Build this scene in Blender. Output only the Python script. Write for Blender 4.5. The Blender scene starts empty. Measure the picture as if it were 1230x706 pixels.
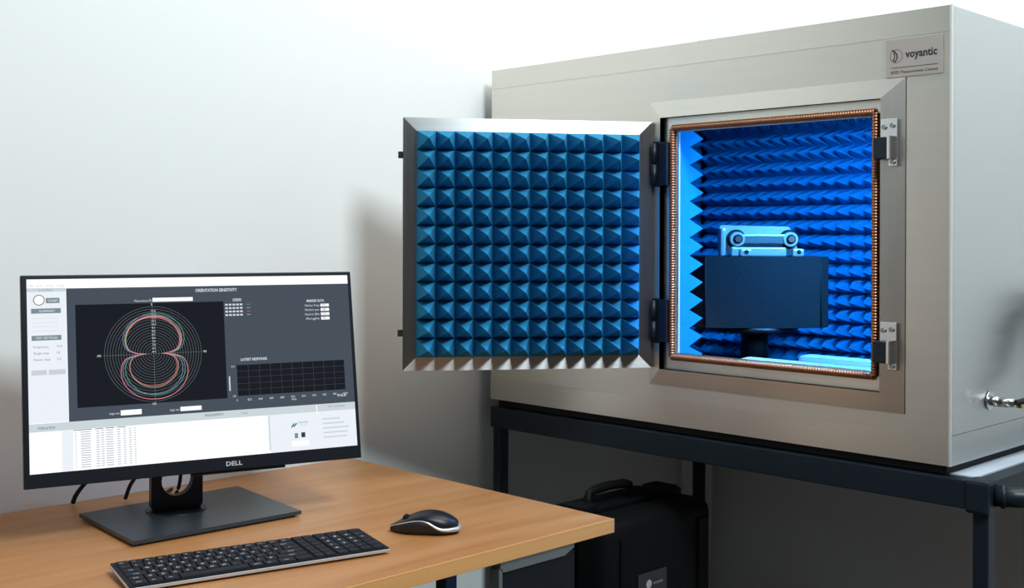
import bpy, bmesh, math, random
from mathutils import Matrix, Vector
random.seed(3)
sc = bpy.context.scene
COL = sc.collection

# ------------------------------------------------------------------ camera
YAW, ROLL = 0.7931, 0.0040
CAM = Vector((1.9455, -1.8486, 1.2050))
F = Vector((-math.sin(YAW), math.cos(YAW), 0)); R0 = Vector((math.cos(YAW), math.sin(YAW), 0)); U0 = Vector((0, 0, 1))
R = R0 * math.cos(ROLL) + U0 * math.sin(ROLL); U = -R0 * math.sin(ROLL) + U0 * math.cos(ROLL)
cd = bpy.data.cameras.new('camera'); cam = bpy.data.objects.new('camera', cd); COL.objects.link(cam)
cam.matrix_world = Matrix(((R.x, U.x, -F.x, CAM.x), (R.y, U.y, -F.y, CAM.y), (R.z, U.z, -F.z, CAM.z), (0, 0, 0, 1)))
cd.sensor_width = 36; cd.sensor_fit = 'HORIZONTAL'; cd.lens = 1388.5 / 1230 * 36
cd.shift_y = -68.5 / 1230; cd.clip_start = 0.02
sc.camera = cam

# ------------------------------------------------------------------ world, lights, exposure
w = bpy.data.worlds.new('world'); sc.world = w; w.use_nodes = True
bg = w.node_tree.nodes['Background']; bg.inputs[0].default_value = (1.0, 0.88, 0.76, 1); bg.inputs[1].default_value = 0.05
def area(name, loc, to, sx, sy, power, col):
    d = bpy.data.lights.new(name, 'AREA'); d.shape = 'RECTANGLE'; d.size = sx; d.size_y = sy; d.energy = power; d.color = col
    o = bpy.data.objects.new(name, d); COL.objects.link(o); o.location = loc
    o.rotation_euler = (Vector(to) - Vector(loc)).to_track_quat('-Z', 'Y').to_euler(); return o
area('key_lamp', (2.61, -1.0, 3.11), (0.3, -0.2, 1.2), 0.70, 0.70, 78, (0.82, 0.945, 1.0))
area('ceiling_fill', (1.3, 0.15, 3.2), (0.6, 0.0, 1.0), 1.2, 1.0, 27, (1.0, 0.94, 0.87))  # added soft light for ceiling bounce, lifts the door's shadow on the wall
area('fill_lamp', (1.0, -3.0, 2.3), (0.0, -0.7, 1.0), 1.0, 1.0, 3.5, (0.7, 0.86, 1.0))
sc.view_settings.view_transform = 'Standard'; sc.view_settings.look = 'None'
sc.view_settings.exposure = 0.13; sc.view_settings.gamma = 1.0; sc.view_settings.use_curve_mapping = False

# ------------------------------------------------------------------ materials
MATS = {}
def srgb(r, g, b):
    f = lambda c: ((c / 255) / 12.92) if c / 255 <= 0.04045 else (((c / 255) + 0.055) / 1.055) ** 2.4
    return (f(r), f(g), f(b), 1)
def mat(name, col, rough=0.5, metal=0.0, spec=0.5, bump=0.0, bscale=200, var=0.0, vscale=(1, 1, 1), aniso=None, emit=None, coat=0.0, rvar=0.0, sheen=0.0):
    m = bpy.data.materials.new(name); m.use_nodes = True; nt = m.node_tree; N = nt.nodes; L = nt.links
    p = N['Principled BSDF']; p.inputs['Base Color'].default_value = col; p.inputs['Roughness'].default_value = rough
    p.inputs['Metallic'].default_value = metal; p.inputs['Specular IOR Level'].default_value = spec; p.inputs['Coat Weight'].default_value = coat
    p.inputs['Sheen Weight'].default_value = sheen
    tc = N.new('ShaderNodeTexCoord')
    if var or rvar:
        mp = N.new('ShaderNodeMapping'); mp.inputs['Scale'].default_value = vscale; L.new(tc.outputs['Object'], mp.inputs[0])
        no = N.new('ShaderNodeTexNoise'); no.inputs['Scale'].default_value = 1.0; no.inputs['Detail'].default_value = 5; L.new(mp.outputs[0], no.inputs[0])
        if var:
            mx = N.new('ShaderNodeMix'); mx.data_type = 'RGBA'; mx.inputs[0].default_value = 0.5
            mx.inputs[6].default_value = tuple(max(0, c * (1 - var)) for c in col[:3]) + (1,)
            mx.inputs[7].default_value = tuple(min(1, c * (1 + var)) for c in col[:3]) + (1,)
            L.new(no.outputs[0], mx.inputs[0]); L.new(mx.outputs[2], p.inputs['Base Color'])
        if rvar:
            mr = N.new('ShaderNodeMapRange'); mr.inputs['From Min'].default_value = 0.3; mr.inputs['From Max'].default_value = 0.7
            mr.inputs['To Min'].default_value = rough - rvar; mr.inputs['To Max'].default_value = rough + rvar
            L.new(no.outputs[0], mr.inputs[0]); L.new(mr.outputs[0], p.inputs['Roughness'])
    if bump:
        n2 = N.new('ShaderNodeTexNoise'); n2.inputs['Scale'].default_value = bscale; n2.inputs['Detail'].default_value = 3; L.new(tc.outputs['Object'], n2.inputs[0])
        b = N.new('ShaderNodeBump'); b.inputs['Strength'].default_value = bump; b.inputs['Distance'].default_value = 0.001
        L.new(n2.outputs[0], b.inputs['Height']); L.new(b.outputs[0], p.inputs['Normal'])
    if aniso:
        a, vec = aniso
        p.inputs['Anisotropic'].default_value = a
        cb = N.new('ShaderNodeCombineXYZ')
        for i in range(3): cb.inputs[i].default_value = vec[i]
        L.new(cb.outputs[0], p.inputs['Tangent'])
    if emit:
        p.inputs['Emission Color'].default_value = emit[0]; p.inputs['Emission Strength'].default_value = emit[1]
    MATS[name] = m; return m

DA = 0.948                                                    # how far the cabinet door stands from the front face
DU = Vector((-math.cos(DA), -math.sin(DA), 0)); DN = Vector((math.sin(DA), -math.cos(DA), 0))
STEEL = (0.70, 0.67, 0.61, 1)
mat('steel_h', STEEL, 0.34, 1, var=0.06, vscale=(3, 3, 160), aniso=(0.7, (0, 0, 1)), rvar=0.03)
mat('steel_v', STEEL, 0.34, 1, var=0.06, vscale=(160, 160, 3), aniso=(0.7, (1, 0, 0)), rvar=0.03)
mat('steel_body', (0.72, 0.69, 0.63, 1), 0.42, 1, var=0.08, vscale=(2, 2, 60), aniso=(0.5, (0, 0, 1)), rvar=0.04)
mat('steel_side', (0.66, 0.685, 0.70, 1), 0.40, 1, var=0.04, vscale=(2, 2, 60), aniso=(0.5, (0, 0, 1)), rvar=0.04)  # same steel as the body, cool reflection of the room put into the colour
mat('door_steel_h', (0.66, 0.65, 0.64, 1), 0.40, 1, var=0.06, vscale=(3, 3, 160), aniso=(0.85, (0, 0, 1)), rvar=0.03)
mat('door_steel_v', (0.55, 0.55, 0.54, 1), 0.33, 1, var=0.06, vscale=(160, 160, 3), aniso=(0.75, tuple(DU)), rvar=0.03)  # darker copy: dim look of the upright-brushed strips put into the colour
mat('chrome', (0.75, 0.75, 0.74, 1), 0.22, 1)
mat('edge_highlight', (0.80, 0.82, 0.84, 1), 0.45, metal=0.6)
mat('brass', (0.50, 0.36, 0.18, 1), 0.3, 1)
mat('copper', (0.50, 0.22, 0.12, 1), 0.42, 1, var=0.2, vscale=(40, 40, 40))
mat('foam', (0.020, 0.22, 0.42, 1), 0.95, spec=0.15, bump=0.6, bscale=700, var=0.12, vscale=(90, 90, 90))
mat('foam_inside', (0.010, 0.28, 0.55, 1), 0.95, spec=0.15, bump=0.6, bscale=700, var=0.12, vscale=(90, 90, 90))  # same foam as the door, lighter: its cyan light put into the colour
mat('black_plastic', (0.010, 0.011, 0.013, 1), 0.45, bump=0.1, bscale=900)
mat('black_satin', (0.006, 0.008, 0.013, 1), 0.36, spec=0.3)
mat('dark_stand', (0.05, 0.062, 0.075, 1), 0.34, metal=0.5)
mat('table_paint', (0.009, 0.016, 0.024, 1), 0.40, spec=0.3, bump=0.05, bscale=300)
mat('key_black', (0.005, 0.006, 0.011, 1), 0.5, spec=0.2)
mat('key_print', (0.5, 0.52, 0.56, 1), 0.5)
mat('silver_plastic', (0.62, 0.62, 0.62, 1), 0.3, metal=0.6)
mat('rubber', (0.008, 0.008, 0.009, 1), 0.8)
mat('wall_paint', (0.78, 0.80, 0.79, 1), 0.75, spec=0.2, bump=0.04, bscale=120)
mat('floor_vinyl', (0.045, 0.030, 0.020, 1), 0.5, var=0.15, vscale=(8, 8, 8))
mat('top_laminate', (0.52, 0.58, 0.66, 1), 0.32)
mat('grey_metal', (0.30, 0.33, 0.34, 1), 0.32, metal=0.8)
mat('blue_metal', (0.02, 0.05, 0.09, 1), 0.35, metal=0.3)
mat('foam_black', (0.010, 0.011, 0.014, 1), 0.85, bump=1.0, bscale=260, var=0.8, vscale=(420, 420, 420))
mat('cast_aluminium', (0.62, 0.63, 0.62, 1), 0.38, metal=0.55, bump=0.1, bscale=150)
mat('white_tube', (0.80, 0.82, 0.84, 1), 0.35)
mat('label_plate', (0.50, 0.44, 0.40, 1), 0.42, metal=0.5)
mat('print_black', (0.02, 0.02, 0.025, 1), 0.6)
mat('case_shell', (0.003, 0.0033, 0.004, 1), 0.55, spec=0.15, bump=0.2, bscale=500)
mat('case_label', (0.030, 0.030, 0.036, 1), 0.5)
mat('print_white', (0.45, 0.45, 0.47, 1), 0.6)
def emis(name, rgb, s=1.0):
    return mat(name, (0, 0, 0, 1), 0.4, spec=0.0, emit=(srgb(*rgb), s))
emis('scr_white', (250, 252, 254)); emis('scr_grey', (70, 78, 88)); emis('scr_black', (27, 30, 37)); emis('scr_side', (228, 233, 240))
emis('scr_strip', (196, 207, 212)); emis('scr_button', (120, 138, 146)); emis('scr_soft', (196, 202, 208)); emis('scr_line', (112, 122, 122))
emis('scr_text', (205, 212, 218)); emis('scr_green', (60, 165, 125)); emis('scr_pink', (228, 130, 145)); emis('scr_violet', (140, 118, 165))
emis('scr_sand', (185, 165, 130)); emis('scr_dark', (45, 60, 66)); emis('scr_grid', (70, 74, 80)); emis('scr_logo', (30, 120, 95)); emis('scr_faint', (178, 186, 190))
# beech laminate of the desk
m = mat('beech', (0.50, 0.24, 0.095, 1), 0.36, spec=0.5)
nt = m.node_tree; N = nt.nodes; L = nt.links; p = N['Principled BSDF']; tc = N.new('ShaderNodeTexCoord')
mp = N.new('ShaderNodeMapping'); mp.inputs['Scale'].default_value = (16, 1.1, 16); L.new(tc.outputs['Object'], mp.inputs[0])
n1 = N.new('ShaderNodeTexNoise'); n1.inputs['Scale'].default_value = 1.6; n1.inputs['Detail'].default_value = 7; n1.inputs['Distortion'].default_value = 0.5; L.new(mp.outputs[0], n1.inputs[0])
mp2 = N.new('ShaderNodeMapping'); mp2.inputs['Scale'].default_value = (240, 14, 240); L.new(tc.outputs['Object'], mp2.inputs[0])
n2 = N.new('ShaderNodeTexNoise'); n2.inputs['Scale'].default_value = 1.0; n2.inputs['Detail'].default_value = 2; L.new(mp2.outputs[0], n2.inputs[0])
ad = N.new('ShaderNodeMath'); ad.operation = 'MULTIPLY_ADD'; ad.inputs[1].default_value = 0.25; L.new(n2.outputs[0], ad.inputs[0]); L.new(n1.outputs[0], ad.inputs[2])
cr = N.new('ShaderNodeValToRGB'); cr.color_ramp.elements[0].position = 0.35; cr.color_ramp.elements[0].color = (0.36, 0.138, 0.040, 1)
cr.color_ramp.elements[1].position = 0.85; cr.color_ramp.elements[1].color = (0.52, 0.245, 0.088, 1); L.new(ad.outputs[0], cr.inputs[0]); L.new(cr.outputs[0], p.inputs['Base Color'])
mat('beech_edge', (0.68, 0.34, 0.12, 1), 0.32, var=0.12, vscale=(30, 3, 200))

# ------------------------------------------------------------------ mesh helpers
class MB:
    def __init__(s): s.v = []; s.f = []; s.mi = []; s.sm = []
    def add(s, vs, fs, mi=0, smooth=False):
        b = len(s.v); s.v += [tuple(v) for v in vs]
        for f in fs: s.f.append(tuple(i + b for i in f)); s.mi.append(mi); s.sm.append(smooth)
        return s
    def box(s, a, b, mi=0, bev=0.0):
        x0, y0, z0 = (min(a[i], b[i]) for i in range(3)); x1, y1, z1 = (max(a[i], b[i]) for i in range(3))
        if bev <= 0:
            vs = [(x, y, z) for z in (z0, z1) for x, y in ((x0, y0), (x1, y0), (x1, y1), (x0, y1))]
            return s.add(vs, [(0, 3, 2, 1), (4, 5, 6, 7), (0, 1, 5, 4), (1, 2, 6, 5), (2, 3, 7, 6), (3, 0, 4, 7)], mi)
        bm = bmesh.new(); bmesh.ops.create_cube(bm, size=1, matrix=Matrix.Translation(((x0 + x1) / 2, (y0 + y1) / 2, (z0 + z1) / 2)) @ Matrix.Diagonal((x1 - x0, y1 - y0, z1 - z0, 1)))
        bmesh.ops.bevel(bm, geom=bm.edges[:], offset=min(bev, (x1 - x0) * .49, (y1 - y0) * .49, (z1 - z0) * .49), segments=2, affect='EDGES', profile=0.6)
        return s.bm(bm, mi)
    def bm(s, bm, mi=0, smooth=False):
        bm.verts.index_update()
        s.add([v.co[:] for v in bm.verts], [[v.index for v in f.verts] for f in bm.faces], mi, smooth); bm.free(); return s
    def prism(s, pts, ax, a, b, mi=0, smooth=False):
        """pts polygon (2-D, counter-clockwise) swept along axis ax from a to b"""
        def P(p, t): q = list(p); q.insert(ax, t); return q
        n = len(pts)
        vs = [P(p, a) for p in pts] + [P(p, b) for p in pts]
        fs = [tuple(range(n))[::-1], tuple(range(n, 2 * n))] 
        if ax == 1: fs = [f[::-1] for f in fs]
        sd = [(i, (i + 1) % n, n + (i + 1) % n, n + i) for i in range(n)]
        if ax == 1: sd = [f[::-1] for f in sd]
        s.add(vs, fs, mi, False); b0 = len(s.v) - 2 * n
        for f in sd: s.f.append(tuple(i + b0 for i in f)); s.mi.append(mi); s.sm.append(smooth)
        return s
    def tube(s, path, r, seg=12, mi=0, closed=False, cap=True, rib=None):
        pts = [Vector(p) for p in path]; n = len(pts); rings = []
        up = Vector((0, 0, 1))
        for i, p in enumerate(pts):
            t = (pts[min(i + 1, n - 1)] - pts[max(i - 1, 0)]) if not closed else (pts[(i + 1) % n] - pts[i - 1])
            t.normalize(); a = up if abs(t.dot(up)) < 0.95 else Vector((1, 0, 0))
            x = t.cross(a).normalized(); y = x.cross(t).normalized()
            rr = r[i] if isinstance(r, (list, tuple)) else r
            rings.append([p + x * (rr * math.cos(k * 2 * math.pi / seg)) + y * (rr * math.sin(k * 2 * math.pi / seg)) for k in range(seg)])
        vs = [v for rg in rings for v in rg]; fs = []
        for i in range(n if closed else n - 1):
            j = (i + 1) % n
            for k in range(seg):
                k2 = (k + 1) % seg; fs.append((i * seg + k, i * seg + k2, j * seg + k2, j * seg + k))
        s.add(vs, fs, mi, True); b0 = len(s.v) - len(vs)
        if cap and not closed:
            s.f.append(tuple(b0 + k for k in range(seg))[::-1]); s.mi.append(mi); s.sm.append(False)
            s.f.append(tuple(b0 + (n - 1) * seg + k for k in range(seg))); s.mi.append(mi); s.sm.append(False)
        return s
    def cyl(s, a, b, r, seg=16, mi=0): return s.tube([a, b], r, seg, mi)

WM = {}
def link(o, parent=None, M=None):
    COL.objects.link(o); M = M or Matrix.Identity(4); WM[o.name] = M
    if parent: o.parent = parent; o.matrix_basis = WM[parent.name].inverted() @ M
    else: o.matrix_basis = M
    return o
def mesh_of(mb, name, mats):
    me = bpy.data.meshes.new(name); me.from_pydata(mb.v, [], mb.f)
    for m in (mats if isinstance(mats, (list, tuple)) else [mats]): me.materials.append(MATS[m])
    me.polygons.foreach_set('material_index', mb.mi); me.polygons.foreach_set('use_smooth', mb.sm); 
    bm = bmesh.new(); bm.from_mesh(me); bmesh.ops.recalc_face_normals(bm, faces=bm.faces[:]); bm.to_mesh(me); bm.free()
    return me
def part(mb, name, mats, parent=None, M=None, kind=None, label=None):
    """vertices are given in the frame M (default: world)"""
    o = bpy.data.objects.new(name, mesh_of(mb, name, mats)); link(o, parent, M)
    if kind: o['kind'] = kind
    if label: o['label'] = label
    return o
def thing(name, loc, label, cat, group=None, M=None):
    o = bpy.data.objects.new(name, None); o.empty_display_size = 0.05; link(o, None, M or Matrix.Translation(loc)); o['label'] = label; o['category'] = cat
    if group: o['group'] = group
    return o
def tag(o, label, cat, group=None):
    o['label'] = label; o['category'] = cat
    if group: o['group'] = group
    return o
def inst(me, name, parent, M, label=None):
    o = bpy.data.objects.new(name, me); link(o, parent, M)
    if label: o['label'] = label
    return o
def frame(origin, ux, uy, uz):
    return Matrix(((ux[0], uy[0], uz[0], origin[0]), (ux[1], uy[1], uz[1], origin[1]), (ux[2], uy[2], uz[2], origin[2]), (0, 0, 0, 1)))
def text_mb(mb, s, x, y, size, width=None, mi=0, bold=False, z=0.0, align='LEFT', toxyz=None):
    """text laid flat in XY at x, y (baseline); width squeezes it to fit"""
    cu = bpy.data.curves.new('t', 'FONT'); cu.body = s; cu.size = size; cu.resolution_u = 2; cu.align_x = 'LEFT'
    if bold: cu.offset = size * 0.025
    o = bpy.data.objects.new('t', cu); COL.objects.link(o)
    dg = bpy.context.evaluated_depsgraph_get(); dg.update(); me = bpy.data.meshes.new_from_object(o.evaluated_get(dg))
    vs = [v.co.copy() for v in me.vertices]; fs = [tuple(p.vertices) for p in me.polygons]
    bpy.data.objects.remove(o); bpy.data.curves.remove(cu); bpy.data.meshes.remove(me)
    if not vs: return
    x0 = min(v.x for v in vs); x1 = max(v.x for v in vs); k = (width / (x1 - x0)) if width else 1
    off = 0 if align == 'LEFT' else (-(x1 - x0) * k / 2)
    out = [(x + off + (v.x - x0) * k, y + v.y, z) for v in vs]
    if toxyz: out = [toxyz(v) for v in out]
    mb.add(out, fs, mi)

# ------------------------------------------------------------------ the room
XL, YB = -0.046, 0.855
def struct(mb, name, m):
    return part(mb, name, m, kind='structure')
struct(MB().box((XL - 0.1, -3.4, -0.1), (4.2, YB + 0.1, 0)), 'floor', 'floor_vinyl')
struct(MB().box((XL - 0.1, -3.4, 0), (XL, YB, 3.4)), 'wall_left', 'wall_paint')
struct(MB().box((XL - 0.1, YB, 0), (4.2, YB + 0.1, 3.4)), 'wall_back', 'wall_paint')

# ------------------------------------------------------------------ steel lab table under the cabinet
ZB = 0.830
tb = thing('workbench', (0.6, 0.4, 0), 'dark blue-black steel frame table carrying the steel cabinet', 'table')
TX0, TX1, TY0, TY1 = 0.003, 1.160, -0.004, 0.800
part(MB().box((TX0, TY0, 0.7655), (TX1 - 0.035, TY0 + 0.03, 0.8125), bev=0.002), 'front_rail', 'table_paint', tb)
part(MB().box((TX0, TY1 - 0.03, 0.7655), (TX1, TY1, 0.8125), bev=0.002), 'back_rail', 'table_paint', tb)
part(MB().box((TX0, TY0 + 0.03, 0.7655), (TX0 + 0.03, TY1 - 0.03, 0.8125), bev=0.002), 'side_rail', 'table_paint', tb)
part(MB().box((TX1 - 0.03, TY0 + 0.03, 0.7655), (TX1, TY1 - 0.03, 0.8125), bev=0.002), 'side_rail', 'table_paint', tb)
for x, y in ((0.008, 0.0), (0.006, TY1 - 0.03), (TX1 - 0.026, 0.002), (TX1 - 0.03, TY1 - 0.03)):
    part(MB().box((x, y, 0.0), (x + 0.026, y + 0.026, 0.7655), bev=0.003), 'leg', 'table_paint', tb)
part(MB().box((TX1 - 0.036, TY0 - 0.003, 0.760), (TX1 + 0.004, TY0 + 0.038, 0.815), bev=0.006).cyl((TX1 - 0.015, TY0 + 0.017, 0.8145), (TX1 - 0.015, TY0 + 0.017, 0.8155), 0.014), 'corner_block', 'table_paint', tb)
part(MB().box((TX0 + 0.031, TY0 + 0.031, 0.800), (TX1 - 0.031, TY1 - 0.031, 0.814)), 'table_top', 'top_laminate', tb, label='pale blue-grey laminate top')
hp = [(TX1 + 0.002, 0.022, 0.789), (TX1 + 0.03, 0.035, 0.789), (TX1 + 0.075, 0.075, 0.789), (TX1 + 0.11, 0.13, 0.789), (TX1 + 0.12, 0.2, 0.789), (TX1 + 0.12, 0.6, 0.789), (TX1 + 0.09, 0.72, 0.789), (TX1 + 0.002, 0.775, 0.789)]
h = part(MB().tube(hp, 0.0165, 14), 'push_handle', 'table_paint', tb, label='round dark push handle')
part(MB().tube([Vector(hp[0]) + Vector((0.008, 0.004, 0)), Vector(hp[0]) + Vector((0.014, 0.007, 0))], 0.0195, 16), 'collar', 'table_paint', h)

# ------------------------------------------------------------------ the shielded measurement cabinet
W, H, D = 1.097, 0.760, 0.790
cb = thing('measurement_cabinet', (0.55, 0.4, ZB), 'large brushed stainless steel test cabinet with open square door, on the dark table', 'cabinet')
Z1 = ZB + H
OX0, OX1, OZ0, OZ1 = 0.498, 0.975, 0.941, 1.4453             # recess in the front
# body shell: front panel pieces around the opening, sides, top, back, bottom
b = MB(); T = 0.012
b.box((0, 0, ZB), (OX0, T, Z1)); b.box((OX1, 0, ZB), (W, T, Z1)); b.box((OX0, 0, ZB), (OX1, T, OZ0)); b.box((OX0, 0, OZ1), (OX1, T, Z1))
part(b, 'front_panel', 'steel_body', cb)
part(MB().box((W - 0.006, T, ZB), (W, D, Z1), bev=0.0015), 'side_panel', 'steel_side', cb)
part(MB().box((0, T, ZB), (0.006, D, Z1)), 'side_panel', 'steel_side', cb)
part(MB().box((0.006, T, Z1 - 0.006), (W - 0.006, D, Z1)), 'top_panel', 'steel_body', cb)
part(MB().box((0.006, T, ZB), (W - 0.006, D, ZB + 0.006)), 'bottom_panel', 'steel_body', cb)
part(MB().box((0.006, D - 0.006, ZB + 0.006), (W - 0.006, D, Z1 - 0.006)), 'back_panel', 'steel_body', cb)
# folded cover strips above and below on the front, thin strip along the side and the corner highlight put in as a pale strip
part(MB().box((0, -0.0007, Z1 - 0.043), (W - 0.002, 0.0, Z1)), 'cover_strip', 'steel_h', cb)
part(MB().box((0, -0.0007, ZB), (W - 0.002, 0.0, ZB + 0.048)), 'cover_strip', 'steel_h', cb)
part(MB().box((W, 0.0, ZB), (W + 0.0014, D, ZB + 0.0495)), 'side_strip', 'steel_side', cb)
part(MB().box((W - 0.002, -0.0018, ZB), (W + 0.0016, 0.0022, Z1)), 'corner_highlight', 'edge_highlight', cb, label='pale strip painted as the highlight on the vertical corner edge')
for x in (0.03, W - 0.09):
    for y in (0.03, D - 0.09): part(MB().box((x, y, 0.814), (x + 0.06, y + 0.06, ZB)), 'foot', 'rubber', cb)
part(MB().box((0.012, 0.014, 0.8145), (W - 0.012, D - 0.02, ZB)), 'base_plinth', 'rubber', cb)
# mitred bezel
BX0, BX1, BZ0, BZ1, BY = 0.4685, 1.0185, 0.9080, 1.4780, -0.005
def mitre(name, o4, i4, yo, yi, yb, m):
    """one trim piece: outer edge o4 = two (x,z), inner edge i4 = two (x,z)"""
    (a, b2), (c, d) = o4, i4
    vs = [(a[0], yo, a[1]), (b2[0], yo, b2[1]), (d[0], yi, d[1]), (c[0], yi, c[1])]
    vs += [(v[0], yb, v[2]) for v in vs]
    part(MB().add(vs, [(0, 1, 2, 3), (7, 6, 5, 4), (0, 4, 5, 1), (1, 5, 6, 2), (2, 6, 7, 3), (3, 7, 4, 0)]), name, m, cb)
oc = [(BX0, BZ0), (BX1, BZ0), (BX1, BZ1), (BX0, BZ1)]; ic = [(OX0, OZ0), (OX1, OZ0), (OX1, OZ1), (OX0, OZ1)]
for i, m_ in enumerate(('steel_h', 'steel_v', 'steel_h', 'steel_v')):
    j = (i + 1) % 4; mitre('bezel_strip', (oc[i], oc[j]), (ic[i], ic[j]), -0.0022, -0.007, 0.006, m_)
# inner ledge with the copper spring gasket
GX0, GX1, GZ0, GZ1 = 0.5225, 0.9615, 0.9665, 1.4235; LY = 0.006
IX0, IX1, IZ0, IZ1 = 0.531, 0.953, 0.9745, 1.4160
def ringframe(x0, x1, z0, z1, a0, a1, c0, c1, ya, yb2):
    m0 = MB(); m0.box((x0, ya, z0), (x1, yb2, c0)); m0.box((x0, ya, c1), (x1, yb2, z1)); m0.box((x0, ya, c0), (a0, yb2, c1)); m0.box((a1, ya, c0), (x1, yb2, c1)); return m0
part(ringframe(OX0, OX1, OZ0, OZ1, IX0, IX1, IZ0, IZ1, LY, LY + 0.006), 'door_ledge', 'steel_h', cb)
def spring(a, b2, r=0.0068, pitch=0.0052):
    a = Vector(a); b2 = Vector(b2); n = int((b2 - a).length / pitch); pts = []; rr = []
    for i in range(n):
        for t, q in ((0.0, 0.78), (0.18, 1.0), (0.62, 1.0), (0.8, 0.78)):
            pts.append(a + (b2 - a) * ((i + t) / n)); rr.append(r * q)
    return MB().tube(pts, rr, 8)
gy = LY - 0.004
for a, b2 in (((GX0, gy, GZ1), (GX1, gy, GZ1)), ((GX0, gy, GZ0), (GX1, gy, GZ0)), ((GX0, gy, GZ0), (GX0, gy, GZ1)), ((GX1, gy, GZ0), (GX1, gy, GZ1))):
    part(spring(a, b2), 'copper_gasket', 'copper', cb, label='ribbed copper spring gasket')
# chamber interior
CX0, CX1, CY0, CY1, CZ0, CZ1 = 0.03, 1.06, 0.036, 0.765, 0.868, 1.560
lin = MB()
lin.box((CX0, CY1, CZ0), (CX1, CY1 + 0.006, CZ1)); lin.box((CX0 - .006, CY0, CZ0), (CX0, CY1, CZ1)); lin.box((CX1, CY0, CZ0), (CX1 + .006, CY1, CZ1))
lin.box((CX0, CY0, CZ1), (CX1, CY1, CZ1 + .006)); lin.box((CX0, CY0, CZ0 - .006), (CX1, CY1, CZ0))
part(lin, 'chamber_liner', 'steel_h', cb)
PI_, PH, SB = 0.0367, 0.064, 0.024                               # pitch, height, sheet thickness of the pyramid foam
def pyr_mesh(name, m, px, pz, hgt):
    k = 0.985; a = px * k / 2; c = pz * k / 2; t = 0.0009
    mb = MB().add([(-a, 0, -c), (a, 0, -c), (a, 0, c), (-a, 0, c), (-t, hgt, -t), (t, hgt, -t), (t, hgt, t), (-t, hgt, t)],
                  [(0, 1, 2, 3), (0, 4, 5, 1), (1, 5, 6, 2), (2, 6, 7, 3), (3, 7, 4, 0), (4, 7, 6, 5)])
    return mesh_of(mb, name, m)
def pyr_add(mb, M, px, pz, hgt):
    a = px / 2; c = pz / 2
    mb.add([M @ Vector(v) for v in ((-a, 0, -c), (a, 0, -c), (a, 0, c), (-a, 0, c), (0, hgt, 0))], [(0, 4, 1), (1, 4, 2), (2, 4, 3), (3, 4, 0)])
pin = pyr_mesh('foam_pyramid', 'foam_inside', PI_, PI_, PH)
# back wall
nxb, nzb = 26, 18; bx1 = CX1 - 0.03; bz0 = CZ0 + 0.018; ys = CY1 - SB
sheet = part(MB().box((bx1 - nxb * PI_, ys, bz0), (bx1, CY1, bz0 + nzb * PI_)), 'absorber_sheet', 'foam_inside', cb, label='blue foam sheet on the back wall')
RX = Matrix.Rotation(math.pi, 4, 'Z'); rest = MB(); count = 0
for k in range(nzb):
    for i in range(nxb):
        x = bx1 - (i + .5) * PI_; z = bz0 + (k + .5) * PI_
        M = Matrix.Translation((x, ys, z)) @ RX
        vis = 2 <= k <= 16 and 11 <= i <= 21
        if vis and count < 156: inst(pin, 'foam_pyramid', sheet, M); count += 1
        else: pyr_add(rest, M, PI_, PI_, PH)
part(rest, 'foam_pyramids', 'foam_inside', sheet, kind='stuff')
# left wall, ceiling and right wall of the chamber
lw = part(MB().box((CX0, CY0 + 0.002, bz0), (CX0 + SB, ys, bz0 + nzb * PI_)), 'absorber_sheet', 'foam_inside', cb, label='blue foam sheet on the left side wall')
mb = MB(); RL = Matrix.Rotation(-math.pi / 2, 4, 'Z')
for k in range(nzb):
    for i in range(17): pyr_add(mb, Matrix.Translation((CX0 + SB, ys - 0.052 - (i + .5) * PI_, bz0 + (k + .5) * PI_)) @ RL, PI_, PI_, PH)
part(mb, 'foam_pyramids', 'foam_inside', lw, kind='stuff')
cl = part(MB().box((CX0 + 0.08, CY0 + 0.09, CZ1 - 0.02), (bx1, ys - 0.06, CZ1)), 'absorber_sheet', 'foam_inside', cb, label='blue foam sheet under the chamber roof')
mb = MB(); RC = Matrix.Rotation(-math.pi / 2, 4, 'X')
for i in range(22):
    for k in range(15): pyr_add(mb, Matrix.Translation((bx1 - 0.05 - (i + .5) * PI_, CY0 + 0.1 + (k + .5) * PI_, CZ1 - 0.02)) @ RC, PI_, PI_, PH)
part(mb, 'foam_pyramids', 'foam_inside', cl, kind='stuff')
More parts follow.
